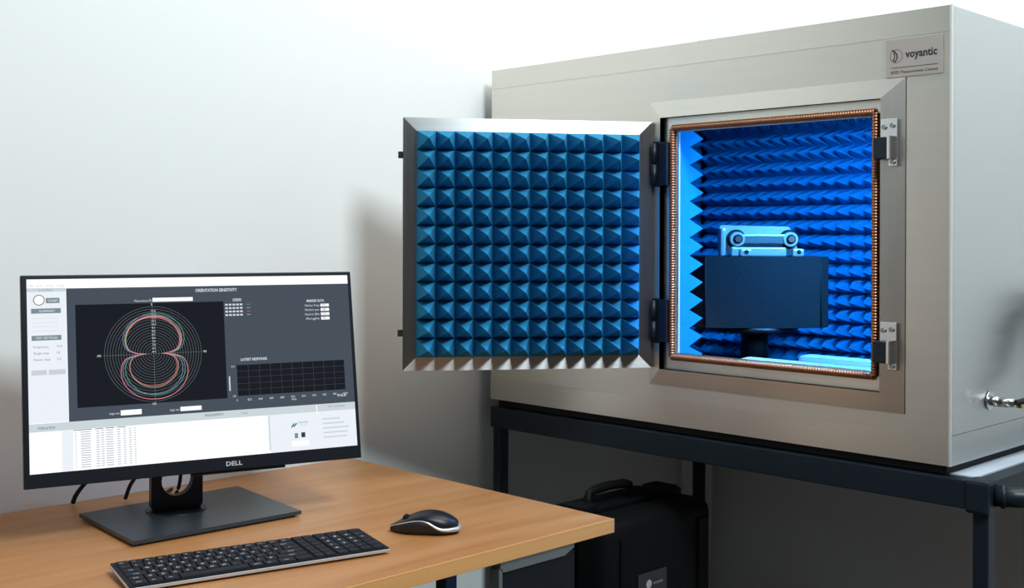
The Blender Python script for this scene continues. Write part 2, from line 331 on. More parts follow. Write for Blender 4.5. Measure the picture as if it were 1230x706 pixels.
# foam on the inner side of the front wall, left of the opening: its cut end with the saw teeth shows in the doorway
FX1 = IX0 - 0.0005; fr = part(MB().box((CX0 + 0.09, LY + 0.0065, IZ0 - 0.06), (FX1, LY + 0.031 + 0.012, IZ0 + 12.5 * PI_)), 'absorber_sheet', 'foam_inside', cb, label='blue foam sheet whose cut edge shows as saw teeth')
mb = MB(); nrow = 13; tz0 = IZ0 - 0.026
for k in range(nrow):
    z = tz0 + (k + .5) * PI_
    for i in range(6):
        x = FX1 - (i + .5) * PI_
        if i == 0: continue
        pyr_add(mb, Matrix.Translation((x, LY + 0.043, z)), PI_, PI_, 0.046)
    # the cut row: half pyramids sliced through the apex
    y0 = LY + 0.043
    tm = MB().add([(FX1, y0 - 0.0005, z - PI_ / 2), (FX1, y0 - 0.0005, z + PI_ / 2), (FX1, y0, z + PI_ / 2), (FX1, y0 + 0.046, z), (FX1, y0, z - PI_ / 2),
                   (FX1 - PI_ / 2, y0 - 0.0005, z - PI_ / 2), (FX1 - PI_ / 2, y0 - 0.0005, z + PI_ / 2), (FX1 - PI_ / 2, y0, z + PI_ / 2), (FX1 - PI_ / 2, y0, z - PI_ / 2)],
                  [(0, 1, 2, 3, 4), (5, 8, 7, 6), (7, 3, 2), (8, 4, 3), (8, 3, 7), (0, 5, 6, 1), (1, 6, 7, 2), (0, 4, 8, 5)])
    part(tm, 'foam_tooth', 'foam_inside', fr)
part(mb, 'foam_pyramids', 'foam_inside', fr, kind='stuff')
part(MB().box((IX0 - 0.001, LY + 0.0062, IZ0), (IX0 + 0.0006, LY + 0.010, IZ1)), 'jamb_edge', 'white_tube', cb)
# chamber floor: two pale beams lying across, standing on a dark plate
part(MB().box((CX0, CY0 + 0.01, CZ0), (CX1, 0.60, CZ0 + 0.02)), 'floor_plate', 'foam_black', cb)
part(MB().box((0.562, 0.170, 0.895), (1.03, 0.215, 0.957), bev=0.014), 'support_beam', 'white_tube', cb, label='pale front beam on the chamber floor')
part(MB().box((0.625, 0.300, 0.890), (1.03, 0.345, 0.958), bev=0.012), 'support_beam', 'white_tube', cb, label='pale rear beam on the chamber floor')
# chamber lamp (blue), a strip fixed under the roof behind the front wall, out of view
part(MB().box((0.79, 0.19, 1.488), (0.93, 0.25, 1.50)), 'light_strip', 'white_tube', cb)
area('chamber_lamp', (0.86, 0.22, 1.485), (0.76, 0.42, 1.0), 0.12, 0.05, 17, (0.06, 0.38, 1.0))
# hinges
def hinge(z0, z1):
    hg = part(MB().box((0.484, -0.013, z0), (0.497, -0.007, z1), bev=0.0015).box((0.497, -0.013, z0 + 0.002), (0.519, 0.004, z1 - 0.002), bev=0.002), 'hinge', 'black_satin', cb, label='black door hinge')
    part(MB().cyl((0.4905, -0.016, z0 + 0.004), (0.4905, -0.016, (z0 + z1) / 2 - 0.001), 0.005).cyl((0.4905, -0.016, (z0 + z1) / 2 + 0.001), (0.4905, -0.016, z1 - 0.004), 0.005), 'knuckle', 'black_plastic', hg)
    return hg
hinge(1.307, 1.398); hinge(0.993, 1.083)
# latches on the right
def latch(zc, s):
    """s = +1: plate reaches above the catch"""
    y0 = -0.006
    la = part(MB().box((0.9775, y0 - 0.004, zc - 0.004), (1.008, y0, zc + 0.036), bev=0.001).box((0.992, y0 - 0.004, zc - 0.045), (1.008, y0, zc - 0.004), bev=0.001), 'latch', 'chrome', cb, label='steel latch keeper with dark roller')
    part(MB().box((0.9715, y0 - 0.020, zc - 0.033), (0.9975, y0 - 0.004, zc + 0.004), bev=0.002), 'roller', 'table_paint', la)
    part(MB().box((0.9975, y0 - 0.022, zc - 0.034), (1.0035, y0 - 0.002, zc + 0.006), bev=0.001), 'catch_plate', 'chrome', la)
    for x, z in ((0.984, zc + 0.022), (0.999, zc + 0.024), (1.0, zc - 0.042 + 0.004)):
        part(MB().cyl((x, y0 - 0.0075, z), (x, y0 - 0.004, z), 0.0042, 12), 'screw', 'grey_metal', la)
latch(1.373, 1); latch(1.026, 1)
# rating plate
lp = part(MB().box((0.9823, -0.0028, 1.4790), (1.0835, -0.0006, 1.5440), bev=0.0006), 'label_plate', 'label_plate', cb, label='bronze-grey name plate reading voyantic')
Mf = frame((0, -0.0031, 0), (1, 0, 0), (0, 0, 1), (0, -1, 0))   # x,z plane facing -y
t = MB()
text_mb(t, 'voyantic', 1.0180, 1.5110, 0.0185, 0.0560, bold=True)
text_mb(t, 'RFID Measurement Cabinet', 0.9925, 1.4850, 0.0072, 0.083)
t.box((0.993, 1.4950, 0), (1.0755, 1.4957, 0.0002))
for k in range(28):                                             # fine ring of the emblem
    a0 = k * math.tau / 28; a1 = (k + 1) * math.tau / 28; r0, r1 = 0.0110, 0.0116; c = (1.0015, 1.5150)
    t.add([(c[0] + r * math.cos(a), c[1] + r * math.sin(a), 0) for r, a in ((r0, a0), (r1, a0), (r1, a1), (r0, a1))], [(0, 1, 2, 3)])
def stroke(mb, pts, wd, z=0.0, mi=0):
    n = len(pts); L_, R_ = [], []
    for i in range(n):
        a = Vector(pts[max(i - 1, 0)]); b_ = Vector(pts[min(i + 1, n - 1)]); d = (b_ - a).normalized(); q = Vector((-d.y, d.x)) * wd / 2; p_ = Vector(pts[i])
        L_.append((p_.x + q.x, p_.y + q.y, z)); R_.append((p_.x - q.x, p_.y - q.y, z))
    mb.add(L_ + R_, [(i, i + 1, n + i + 1, n + i) for i in range(n - 1)], mi)
stroke(t, [(0.9935, 1.5255), (0.998, 1.524), (1.0025, 1.518), (1.0035, 1.512), (0.9995, 1.5055), (0.9965, 1.508)], 0.0022)
stroke(t, [(0.9965, 1.5225), (0.999, 1.5165), (0.998, 1.511), (0.995, 1.5085)], 0.0016)
part(t, 'lettering', 'print_black', lp, M=Mf)
# coaxial connector on the right side
cx = part(MB().cyl((W + 0.0014, 0.150, 0.925), (W + 0.004, 0.150, 0.925), 0.016, 20), 'cable_connector', 'chrome', cb, label='silver and brass coaxial connectors on the right side')
part(MB().cyl((W + 0.004, 0.150, 0.925), (W + 0.020, 0.150, 0.925), 0.0085, 6).cyl((W + 0.020, 0.150, 0.925), (W + 0.046, 0.150, 0.925), 0.0068, 16), 'plug', 'chrome', cx)
part(MB().cyl((W + 0.0014, 0.185, 0.918), (W + 0.018, 0.185, 0.918), 0.008, 6).cyl((W + 0.018, 0.185, 0.918), (W + 0.044, 0.185, 0.918), 0.0062, 16), 'plug', 'brass', cx)
part(MB().tube([(W + 0.046, 0.150, 0.925), (W + 0.055, 0.19, 0.928), (W + 0.06, 0.25, 0.935), (W + 0.06, 0.31, 0.965), (W + 0.06, 0.34, 1.02), (W + 0.06, 0.37, 1.07), (W + 0.06, 0.42, 1.09), (W + 0.06, 0.48, 1.05), (W + 0.06, 0.52, 0.95), (W + 0.055, 0.56, 0.87), (W + 0.03, 0.60, 0.835)], [0.0045, 0.0055, 0.009, 0.016, 0.020, 0.020, 0.020, 0.020, 0.020, 0.014, 0.014], 10), 'lead', 'rubber', cx)

# door
Mdoor = frame((0.4803, -0.0101, 0), DU, DN, (0, 0, 1))
DW, DZ0, DZ1 = 0.501, 0.9424, 1.4381; FL = 0.0265
dr = part(MB().box((0, -0.022, DZ0), (DW, -0.002, DZ1), bev=0.002), 'door', 'door_steel_v', cb, M=Mdoor, label='open square steel door lined with blue pyramid foam')
o_ = [(0, DZ0), (DW, DZ0), (DW, DZ1), (0, DZ1)]; i_ = [(FL, DZ0 + FL), (DW - FL, DZ0 + FL), (DW - FL, DZ1 - FL), (FL, DZ1 - FL)]
for i, m_ in enumerate(('door_steel_h', 'door_steel_v', 'door_steel_h', 'door_steel_v')):
    j = (i + 1) % 4; q = [(o_[i], 0), (o_[j], 0), (i_[j], 0), (i_[i], 0)]
    vs = [(a[0], -0.0005, a[1]) for a, _ in q] + [(a[0], -0.002, a[1]) for a, _ in q]
    part(MB().add(vs, [(0, 1, 2, 3), (7, 6, 5, 4), (0, 4, 5, 1), (1, 5, 6, 2), (2, 6, 7, 3), (3, 7, 4, 0)]), 'flange_strip', m_, dr, M=Mdoor)
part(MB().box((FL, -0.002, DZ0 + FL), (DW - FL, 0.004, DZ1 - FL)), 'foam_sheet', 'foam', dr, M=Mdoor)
pu = (DW - 2 * FL) / 12; pz = (DZ1 - DZ0 - 2 * FL) / 12; pd = pyr_mesh('door_foam_pyramid', 'foam', pu, pz, 0.062)
for k in range(12):
    for i in range(12):
        inst(pd, 'foam_pyramid', dr, Mdoor @ Matrix.Translation((FL + (i + .5) * pu, 0.004, DZ0 + FL + (k + .5) * pz)) @ Matrix.Diagonal((1, random.uniform(.95, 1.05), 1, 1)))
for z in (1.3649, 1.0157):
    part(MB().box((DW, -0.014, z - 0.0065), (DW + 0.009, -0.004, z + 0.0065), bev=0.001), 'latch_stud', 'rubber', dr, M=Mdoor)

# ------------------------------------------------------------------ black foam carrier and the part under test
FY = 0.38; fc = (0.467, FY)
def rot2(p, a): return (p[0] * math.cos(a) - p[1] * math.sin(a), p[0] * math.sin(a) + p[1] * math.cos(a))
hw, hd, ch = 0.149, 0.085, 0.022
plan = [(-hw + ch, -hd), (-0.06, -hd - 0.006), (0.0, -hd - 0.008), (0.06, -hd - 0.006), (hw - ch, -hd), (hw, -hd + ch), (hw, hd - ch), (hw - ch, hd), (-hw + ch, hd), (-hw, hd - ch), (-hw, -hd + ch)]
plan = [tuple(Vector(rot2(p, YAW)) + Vector(fc)) for p in plan]
fb = thing('foam_carrier', (fc[0], fc[1], 1.008), 'black speckled foam block with chamfered corners inside the open cabinet', 'foam block')
part(MB().prism(plan, 2, 1.008, 1.164), 'block', 'foam_black', fb)
for x in (-hw + ch, hw - ch):
    p_ = Vector(rot2((x, -hd - 0.001), YAW)) + Vector(fc)
    part(MB().cyl((p_.x, p_.y, 1.012), (p_.x, p_.y, 1.160), 0.0018, 8), 'corner_seam', 'rubber', fb)
tt = thing('turntable', (fc[0], fc[1], 0.888), 'dark turntable pedestal carrying the black foam block', 'turntable')
part(MB().cyl((fc[0], fc[1], 0.888), (fc[0], fc[1], 0.912), 0.075, 32), 'base', 'black_plastic', tt)
part(MB().cyl((fc[0], fc[1], 0.912), (fc[0], fc[1], 0.996), 0.030, 24), 'post', 'black_plastic', tt)
part(MB().cyl((fc[0], fc[1], 0.996), (fc[0], fc[1], 1.008), 0.095, 40), 'plate', 'black_plastic', tt)
# cast metal bracket: local x along image right, y = away, z up
Mb = frame((0.487, 0.365, 1.1643), (math.cos(YAW), math.sin(YAW), 0), (-math.sin(YAW), math.cos(YAW), 0), (0, 0, 1))
br = thing('metal_bracket', None, 'cast light metal bracket with two bolted ends standing on the black foam block', 'bracket', M=Mb)
def bp(mb, name, m='cast_aluminium'): return part(mb, name, m, br, M=Mb)
bp(MB().prism([(-0.090, 0.008), (-0.089, 0.064), (-0.084, 0.069), (0.066, 0.066), (0.071, 0.060), (0.088, 0.012), (0.088, 0.006), (0.062, 0.006), (0.056, 0.022), (-0.060, 0.022), (-0.066, 0.006)], 1, 0.0, 0.016), 'back_plate')
bp(MB().box((-0.090, -0.022, 0.0), (-0.078, 0.006, 0.062), bev=0.004), 'end_wall')
bp(MB().box((-0.068, -0.034, 0.0), (0.054, -0.004, 0.020), bev=0.003), 'front_lip')
bp(MB().box((-0.052, -0.020, 0.0275), (0.066, -0.006, 0.0485), bev=0.003), 'cross_bar', 'grey_metal')
bp(MB().box((-0.046, -0.0206, 0.0275), (0.046, -0.0034, 0.0225)), 'gap_strip', 'rubber')
for x in (-0.052, 0.066):
    e = bp(MB().cyl((x, -0.024, 0.038), (x, 0.0, 0.038), 0.0160, 24), 'bolt_boss')
    part(MB().cyl((x, -0.006, 0.038), (x, -0.001, 0.038), 0.0215, 28), 'recess_ring', 'rubber', e, M=Mb)  # black ring standing in for the shade of the recess
    part(MB().cyl((x, -0.0262, 0.038), (x, -0.024, 0.038), 0.0105, 24), 'dark_washer', 'rubber', e, M=Mb)
    part(MB().cyl((x, -0.031, 0.038), (x, -0.0262, 0.038), 0.0075, 6), 'bolt_head', 'chrome', e, M=Mb)
for x in (-0.036, 0.080):
    e = bp(MB().box((x - 0.014, -0.040, 0.0), (x + 0.012, -0.020, 0.017), bev=0.004), 'foot_lug')
    part(MB().cyl((x, -0.0412, 0.010), (x, -0.040, 0.010), 0.005, 12), 'lug_hole', 'rubber', e, M=Mb)

# ------------------------------------------------------------------ desk
DZ = 0.735; DX1, DY1, DY0 = 0.689, -0.368, -2.15
dk = thing('desk', (0.32, -1.2, 0), 'beech-coloured desk along the wall carrying monitor, keyboard and mouse', 'desk')
part(MB().box((XL + 0.001, DY0, DZ - 0.024), (DX1 - 0.002, DY1 - 0.001, DZ), bev=0.0012), 'desk_top', 'beech', dk)
part(MB().box((DX1 - 0.002, DY0, DZ - 0.0235), (DX1, DY1, DZ - 0.0003), bev=0.0008), 'edge_band', 'beech_edge', dk, label='pale front edge band')
for x, y in ((0.330, -0.452), (0.330, -2.0)):
    part(MB().box((x, y, 0.0), (x + 0.028, y + 0.028, DZ - 0.024), bev=0.002), 'leg', 'blue_metal', dk)
    part(MB().box((x - 0.28, y, 0.0), (x + 0.30, y + 0.028, 0.025), bev=0.002), 'foot_bar', 'blue_metal', dk)
pn = part(MB().box((0.668, -0.625, 0.20), (0.680, -0.457, 0.698)), 'side_panel', 'black_satin', dk, label='black panel hanging under the right end')
part(MB().prism([(-0.628, 0.711), (-0.628, 0.699), (-0.620, 0.694), (-0.484, 0.694), (-0.462, 0.704), (-0.462, 0.711)], 0, 0.664, 0.684), 'rail', 'grey_metal', pn)
part(MB().box((0.664, -0.631, 0.20), (0.684, -0.624, 0.700)), 'edge_profile', 'grey_metal', pn)

# ------------------------------------------------------------------ monitor
MW, MH = 0.538, 0.323; t_ = 0.175; yaw = -0.265
n3 = Vector((math.cos(yaw), math.sin(yaw), 0)); wdv = Vector((-math.sin(yaw), math.cos(yaw), 0))
upv = Vector((0, 0, 1)) * math.cos(t_) - n3 * math.sin(t_); nrm = wdv.cross(upv)
Mm = frame((0.252, -0.890, 0.984), wdv, upv, nrm)                 # x right, y up, z towards the viewer; origin at the centre of the face
mo = thing('monitor', (0.17, -0.88, DZ), 'wide black flat screen monitor on the desk showing a polar plot', 'monitor')
X, Y = MW / 2, MH / 2
part(MB().box((-X, -Y, -0.012), (X, Y, 0.0), bev=0.0015), 'bezel', 'black_satin', mo, M=Mm)
bk = MB(); bk.add([(-X + .01, -Y + .01, -.012), (X - .01, -Y + .01, -.012), (X - .01, Y - .01, -.012), (-X + .01, Y - .01, -.012), (-.16, -.10, -.042), (.16, -.10, -.042), (.16, .10, -.042), (-.16, .10, -.042)],
       [(0, 1, 2, 3), (4, 7, 6, 5), (0, 4, 5, 1), (1, 5, 6, 2), (2, 6, 7, 3), (3, 7, 4, 0)])
part(bk, 'back_shell', 'black_plastic', mo, M=Mm)
part(MB().box((-0.02, -Y - 0.004, -0.010), (0.135, -Y + 0.001, -0.004), bev=0.001), 'sensor_lip', 'black_satin', mo, M=Mm)
t = MB(); text_mb(t, 'DELL', 0.035, -Y + 0.0072, 0.0098, 0.0265, bold=True, z=0.0004); part(t, 'lettering', 'print_white', mo, M=Mm)
SX0, SX1, SY0, SY1 = -X + 0.0085, X - 0.0065, -Y + 0.0215, Y - 0.0065
sw, sh = SX1 - SX0, SY1 - SY0
scn = part(MB().box((SX0, SY0, 0.0), (SX1, SY1, 0.0004)), 'screen', 'scr_white', mo, M=Mm)
def S(u, v): return (SX0 + u * sw, SY1 - v * sh)
lay = {}
ZL = {'a': 0.0006, 'b': 0.0008, 'c': 0.0010, 'd': 0.0012}
def rect(m, u0, v0, u1, v1, z='a'):
    mb = lay.setdefault(m, MB()); a = S(u0, v1); b_ = S(u1, v0)
    mb.add([(a[0], a[1], ZL[z]), (b_[0], a[1], ZL[z]), (b_[0], b_[1], ZL[z]), (a[0], b_[1], ZL[z])], [(0, 1, 2, 3)])
def stx(m, s, u, v, size, uw=None, bold=False, align='LEFT', z='d'):
    p_ = S(u, v); text_mb(lay.setdefault(m, MB()), s, p_[0], p_[1], size, uw * sw if uw else None, bold=bold, z=ZL[z], align=align)
def spath(m, pts, wd=0.0006, z='c', k=0.0): stroke(lay.setdefault(m, MB()), [S(*p_) for p_ in pts], wd, ZL[z] + k)
# side bar
rect('scr_side', 0, 0.055, 0.108, 0.745); rect('scr_strip', 0.0, 0.047, 0.108, 0.066, 'b'); stx('scr_faint', 'File  Edit  View  Help', 0.004, 0.040, 0.0045, 0.10)
stx('scr_button', 'CONTROL', 0.032, 0.064, 0.0045, z='d')
rect('scr_button', 0.052, 0.099, 0.090, 0.127, 'b'); stx('scr_side', 'START', 0.058, 0.120, 0.0050)
for r0, r1, m_ in ((0.0, 0.0084, 'scr_line'), (0.0, 0.0070, 'scr_white')):
    c = S(0.033, 0.110); mb = lay.setdefault(m_, MB()); n = 24; zz = ZL['b'] if m_ == 'scr_line' else ZL['c']
    mb.add([(c[0] + r1 * math.cos(i * math.tau / n), c[1] + r1 * math.sin(i * math.tau / n), zz) for i in range(n)], [tuple(range(n))])
rect('scr_button', 0.011, 0.154, 0.093, 0.180, 'b'); stx('scr_side', 'SUMMARY', 0.033, 0.174, 0.005)
for i in range(4): rect('scr_soft', 0.014, 0.205 + i * 0.022, 0.086, 0.2065 + i * 0.022, 'b')
rect('scr_button', 0.011, 0.295, 0.093, 0.321, 'b'); stx('scr_side', 'TEST SETTINGS', 0.022, 0.314, 0.005, 0.06)
for i, (a, b_) in enumerate((('Frequency', '915'), ('Angle step', '10'), ('Power step', '0.5'))):
    stx('scr_line', a, 0.016, 0.360 + i * 0.033, 0.0052); stx('scr_line', b_, 0.080, 0.360 + i * 0.033, 0.0052)
rect('scr_soft', 0.009, 0.474, 0.051, 0.500, 'b'); rect('scr_soft', 0.056, 0.474, 0.103, 0.500, 'b')
# main grey field
rect('scr_grey', 0.109, 0.0505, 1.0, 0.748); rect('scr_black', 0.1332, 0.1392, 0.578, 0.680, 'b')
stx('scr_text', 'ORIENTATION SENSITIVITY', 0.491, 0.083, 0.0072, 0.132, bold=True)
stx('scr_text', 'Measurement ID:', 0.305, 0.131, 0.0052, 0.052); rect('scr_white', 0.359, 0.111, 0.482, 0.132, 'b')
stx('scr_text', 'LEGEND', 0.608, 0.139, 0.0062, 0.028, bold=True)
for r_ in range(4):
    for c_ in range(5):
        u = 0.583 + c_ * 0.0118; v = 0.154 + r_ * 0.0195
        rect('scr_text', u, v, u + 0.0085, v + 0.0095, 'b')
    rect(('scr_green', 'scr_pink', 'scr_violet', 'scr_sand')[r_], 0.652, v + 0.003, 0.664, v + 0.006, 'b')
stx('scr_text', 'MARKER DATA', 0.853, 0.155, 0.0060, 0.060, bold=True)
for i, (a, b_) in enumerate((('Marker Freq', '915'), ('Marker pos', '180'), ('Read at dBm', '13.5'), ('Angle', '90'))):
    v = 0.167 + i * 0.0255; stx('scr_text', a, 0.846, v + 0.014, 0.0052, 0.048); rect('scr_white', 0.9000, v, 0.929, v + 0.0165, 'b'); stx('scr_dark', b_, 0.906, v + 0.0135, 0.0048)
# polar plot
AS = sw / sh; CU, CV, RV = 0.3575, 0.4150, 0.2565; RU = RV / AS
def pol(a, r): return (CU + RU * r * math.sin(a), CV - RV * r * math.cos(a))
for k in range(1, 19): spath('scr_line', [pol(i * math.tau / 60, k / 18) for i in range(61)], 0.00042)
spath('scr_line', [pol(0, 1.03), pol(math.pi, 1.03)], 0.0004, k=2e-5); spath('scr_line', [pol(math.pi / 2, 1.03), pol(-math.pi / 2, 1.03)], 0.0004, k=3e-5)
stx('scr_text', '0', CU - 0.004, CV - RV - 0.006, 0.0055); stx('scr_text', '180', CU - 0.009, CV + RV + 0.018, 0.0048); stx('scr_text', '90', CU + RU + 0.006, CV + 0.006, 0.0055); stx('scr_text', '-90', CU - RU - 0.023, CV + 0.006, 0.0055)
for i in range(13): stx('scr_text', '%.1f' % (12 - i * 0.5), CU - 0.004, CV - 0.228 + i * 0.0185, 0.0046)
def lobe(m, up, dn, wide, skew, k, wd=0.0009):
    pts = []
    for i in range(121):
        a = i * math.tau / 120; c = math.cos(a); base = up if c > 0 else dn
        r = base * (0.30 + 0.70 * abs(c) ** 0.42) * (1 + wide * abs(math.sin(2 * a))) * (1 + skew * math.sin(a)); 
        r *= 1.0 if abs(c) > 0.16 else (0.75 + 1.56 * abs(c))
        pts.append(pol(a, r))
    spath(m, pts, wd, 'd', k)
lobe('scr_green', 0.86, 0.86, 0.0, 0.05, 0.0); lobe('scr_pink', 0.80, 0.95, 0.02, 0.02, 5e-5); lobe('scr_violet', 0.82, 0.84, 0.03, -0.04, 1e-4); lobe('scr_sand', 0.79, 0.70, 0.0, 0.0, 1.5e-4)
lobe('scr_pink', 0.76, 0.66, 0.03, -0.03, 2e-4, 0.0006)
stx('scr_text', 'Angle min:', 0.222, 0.727, 0.0050, 0.030); rect('scr_white', 0.255, 0.707, 0.316, 0.734, 'b')
stx('scr_text', 'Angle max:', 0.399, 0.729, 0.0050, 0.030); rect('scr_white', 0.4315, 0.710, 0.496, 0.733, 'b')
# bottom right graph
stx('scr_text', 'LATEST RESPONSE', 0.625, 0.477, 0.0058, 0.085, bold=True); rect('scr_black', 0.6115, 0.500, 0.970, 0.672, 'b')
for i in range(1, 10): u = 0.6115 + i * 0.03585; rect('scr_grid', u, 0.500, u + 0.0010, 0.672, 'c')
for i in range(1, 5): v = 0.500 + i * 0.0344; rect('scr_grid', 0.6115, v, 0.970, v + 0.0016, 'c')
for i in range(11): stx('scr_text', str(800 + 20 * i) if i else '0', 0.606 + i * 0.0355, 0.700, 0.0046)
stx('scr_text', 'MHz', 0.785, 0.715, 0.0046); stx('scr_text', '-20', 0.594, 0.676, 0.0046); stx('scr_text', '0.0', 0.594, 0.512, 0.0046); rect('scr_text', 0.585, 0.56, 0.589, 0.64, 'b'); stx('scr_text', '915.0', 0.940, 0.712, 0.006, 0.03, bold=True)
# lower area
rect('scr_strip', 0.0, 0.748, 1.0, 0.790); stx('scr_dark', 'POPULATION', 0.024, 0.778, 0.0056, 0.046); stx('scr_dark', 'MEASUREMENTS', 0.505, 0.772, 0.0056, 0.058); stx('scr_button', 'Copy', 0.618, 0.772, 0.0052)
rect('scr_side', 0.088, 0.792, 0.119, 1.0); rect('scr_side', 0.709, 0.790, 1.0, 1.0); rect('scr_strip', 0.7045, 0.792, 0.709, 0.985, 'b'); rect('scr_white', 0.866, 0.752, 0.869, 0.80, 'b')
stx('scr_button', 'TEST SUMMARY', 0.905, 0.772, 0.005, 0.06)
for i in range(16):
    v = 0.803 + i * 0.0120
    for u0, u1 in ((0.124, 0.129), (0.140, 0.168), (0.183, 0.193), (0.197, 0.206), (0.211, 0.232), (0.243, 0.252), (0.261, 0.268), (0.277, 0.284), (0.292, 0.297)):
        rect('scr_faint' if (u0 > 0.13) else 'scr_soft', u0, v, u1, v + 0.0048, 'b')
    rect('scr_side', 0.305, v + 0.003, 0.700, v + 0.0045, 'b')
for u0, u1 in ((0.120, 0.172), (0.180, 0.205), (0.210, 0.235), (0.243, 0.268)): rect('scr_line', u0, 0.792, u1, 0.796, 'b')
spath('scr_logo', [(0.780, 0.868), (0.789, 0.846), (0.787, 0.866), (0.797, 0.846)], 0.0026, 'b'); stx('scr_soft', 'TEST', 0.801, 0.864, 0.0075, 0.035)
spath('scr_green', [(0.801, 0.842), (0.836, 0.842)], 0.0008, 'b')
rect('scr_button', 0.789, 0.902, 0.800, 0.930, 'b'); rect('scr_dark', 0.811, 0.900, 0.824, 0.928, 'b'); rect('scr_white', 0.778, 0.945, 0.836, 0.975, 'b')
for i in range(5): rect('scr_strip', 0.885, 0.83 + i * 0.026, 0.885 + (0.06, 0.075, 0.09, 0.085, 0.08)[i], 0.838 + i * 0.026, 'b')
names = {'scr_text': 'screen_text', 'scr_line': 'polar_grid', 'scr_green': 'plot_curve', 'scr_pink': 'plot_curve', 'scr_violet': 'plot_curve', 'scr_sand': 'plot_curve'}
for m_, mb in lay.items(): part(mb, names.get(m_, 'screen_field'), m_, scn, M=Mm, kind='stuff')
# stand
Mn = frame((0.165, -0.885, DZ), (wdv.x, wdv.y, 0), (0, 0, 1), n3)   # x right, y up, z forward
nk = bmesh.new(); rad = 0.026; hc = 0.060; ring = 24; nw = 0.0425; top = 0.19
ov = []; iv = []
for zz in (-0.012, 0.006):
    o1 = []; i1 = []
    for k in range(ring):
        a = k * math.tau / ring; c, s_ = math.cos(a), math.sin(a)
        i1.append(nk.verts.new((rad * c, hc + rad * s_, zz)))
        q = min(nw / abs(c) if abs(c) > 1e-6 else 9, ((top - hc) if s_ > 0 else (hc - 0.004)) / abs(s_) if abs(s_) > 1e-6 else 9)
        o1.append(nk.verts.new((q * c, hc + q * s_, zz)))
    ov.append(o1); iv.append(i1)
for k in range(ring):
    j = (k + 1) % ring
    nk.faces.new((iv[1][k], ov[1][k], ov[1][j], iv[1][j])); nk.faces.new((iv[0][j], ov[0][j], ov[0][k], iv[0][k]))
    nk.faces.new((ov[0][k], ov[0][j], ov[1][j], ov[1][k])); nk.faces.new((iv[0][j], iv[0][k], iv[1][k], iv[1][j]))
part(MB().bm(nk), 'stand_neck', 'black_satin', mo, M=Mn)
part(MB().box((-0.052, 0.15, -0.012), (0.052, 0.30, 0.012), bev=0.003).box((-0.04, 0.19, 0.0), (0.04, 0.27, 0.040)), 'swivel_mount', 'black_plastic', mo, M=Mn)
part(MB().cyl((0, 0.0085, -0.002), (0, 0.0115, -0.002), 0.050, 40), 'swivel_disc', 'black_satin', mo, M=Mn)
bl = [(0.083, -1.016), (0.307, -1.033), (0.318, -0.739), (0.076, -0.714)]
part(MB().prism(bl, 2, DZ + 0.004, DZ + 0.010).prism([(x + (0.2 - x) * .06, y + (-.876 - y) * .06) for x, y in bl], 2, DZ, DZ + 0.004), 'stand_base', 'dark_stand', mo)

def cable(pts, r, name, label, m='rubber'):
    P = [Vector(p_) for p_ in pts]; out = []
    for i in range(len(P) - 1):
        p0, p1, p2, p3 = P[max(i - 1, 0)], P[i], P[i + 1], P[min(i + 2, len(P) - 1)]
        for k in range(8):
            t0 = k / 8; out.append(0.5 * ((2 * p1) + (p2 - p0) * t0 + (2 * p0 - 5 * p1 + 4 * p2 - p3) * t0 ** 2 + (3 * p1 - p0 - 3 * p2 + p3) * t0 ** 3))
    out.append(P[-1]); return tag(part(MB().tube(out, r, 8), name, m), label, 'cable')
cable([(0.10, -0.86, 0.845), (0.075, -0.905, 0.832), (0.040, -0.940, 0.812), (0.008, -0.963, 0.785), (-0.015, -0.976, 0.757), (-0.024, -0.980, 0.739)], 0.0040, 'monitor_cable', 'black cable arching to the desk, the left one behind the monitor')
cable([(0.10, -0.86, 0.83), (0.075, -0.875, 0.812), (0.045, -0.886, 0.792), (0.020, -0.894, 0.767), (0.006, -0.898, 0.7385)], 0.0034, 'power_cable', 'black cable between the left cable and the monitor neck')
cable([(0.12, -0.86, 0.87), (0.125, -0.855, 0.81), (0.125, -0.862, 0.765), (0.10, -0.87, 0.745), (0.04, -0.85, 0.7385), (-0.01, -0.80, 0.7385)], 0.0032, 'signal_cable', 'black cable seen through the round hole of the monitor neck')

# ------------------------------------------------------------------ keyboard
kl = Vector((0.219, 0.976, 0)).normalized(); kd = Vector((0.976, -0.219, 0)).normalized()
KL, KD = 0.378, 0.112
Mk = frame((0.409, -1.119, DZ), kl, -kd, (0, 0, 1)) @ Matrix.Translation((0, 0, 0.002)) @ Matrix.Rotation(0.045, 4, 'X')       # x along, y towards the back (so rows run to -y)
kb = thing('keyboard', None, 'flat black full-size keyboard with silver edge in front of the monitor', 'keyboard', M=frame((0.409, -1.119, DZ), kl, -kd, (0, 0, 1)))
part(MB().box((0, -KD, 0.0035), (KL, 0, 0.0078), bev=0.0015), 'case', 'silver_plastic', kb, M=Mk @ Matrix.Translation((0, 0, 0.0028)))
part(MB().box((0.0012, -KD + 0.0025, 0.0076), (KL - 0.0012, -0.0006, 0.0095)), 'top_plate', 'key_black', kb, M=Mk @ Matrix.Translation((0, 0, 0.0028)))
kx0, u = 0.006, 0.01690
rows = [[1] * 13 + [1.0], [1] * 13 + [2], [1.5] + [1] * 12 + [1.5], [1.75] + [1] * 11 + [2.25], [1.25] + [1] * 11 + [2.75], [1.25, 1.25, 1.25, 5.75, 1.25, 1.25, 1.5, 1.5]]
chars = ['1234567890-=+', 'qwertyuiop[]', 'asdfghjkl;', 'zxcvbnm,./']
rh = (KD - 0.0085) / 6; kcount = 0; prt = MB(); kmesh = {}
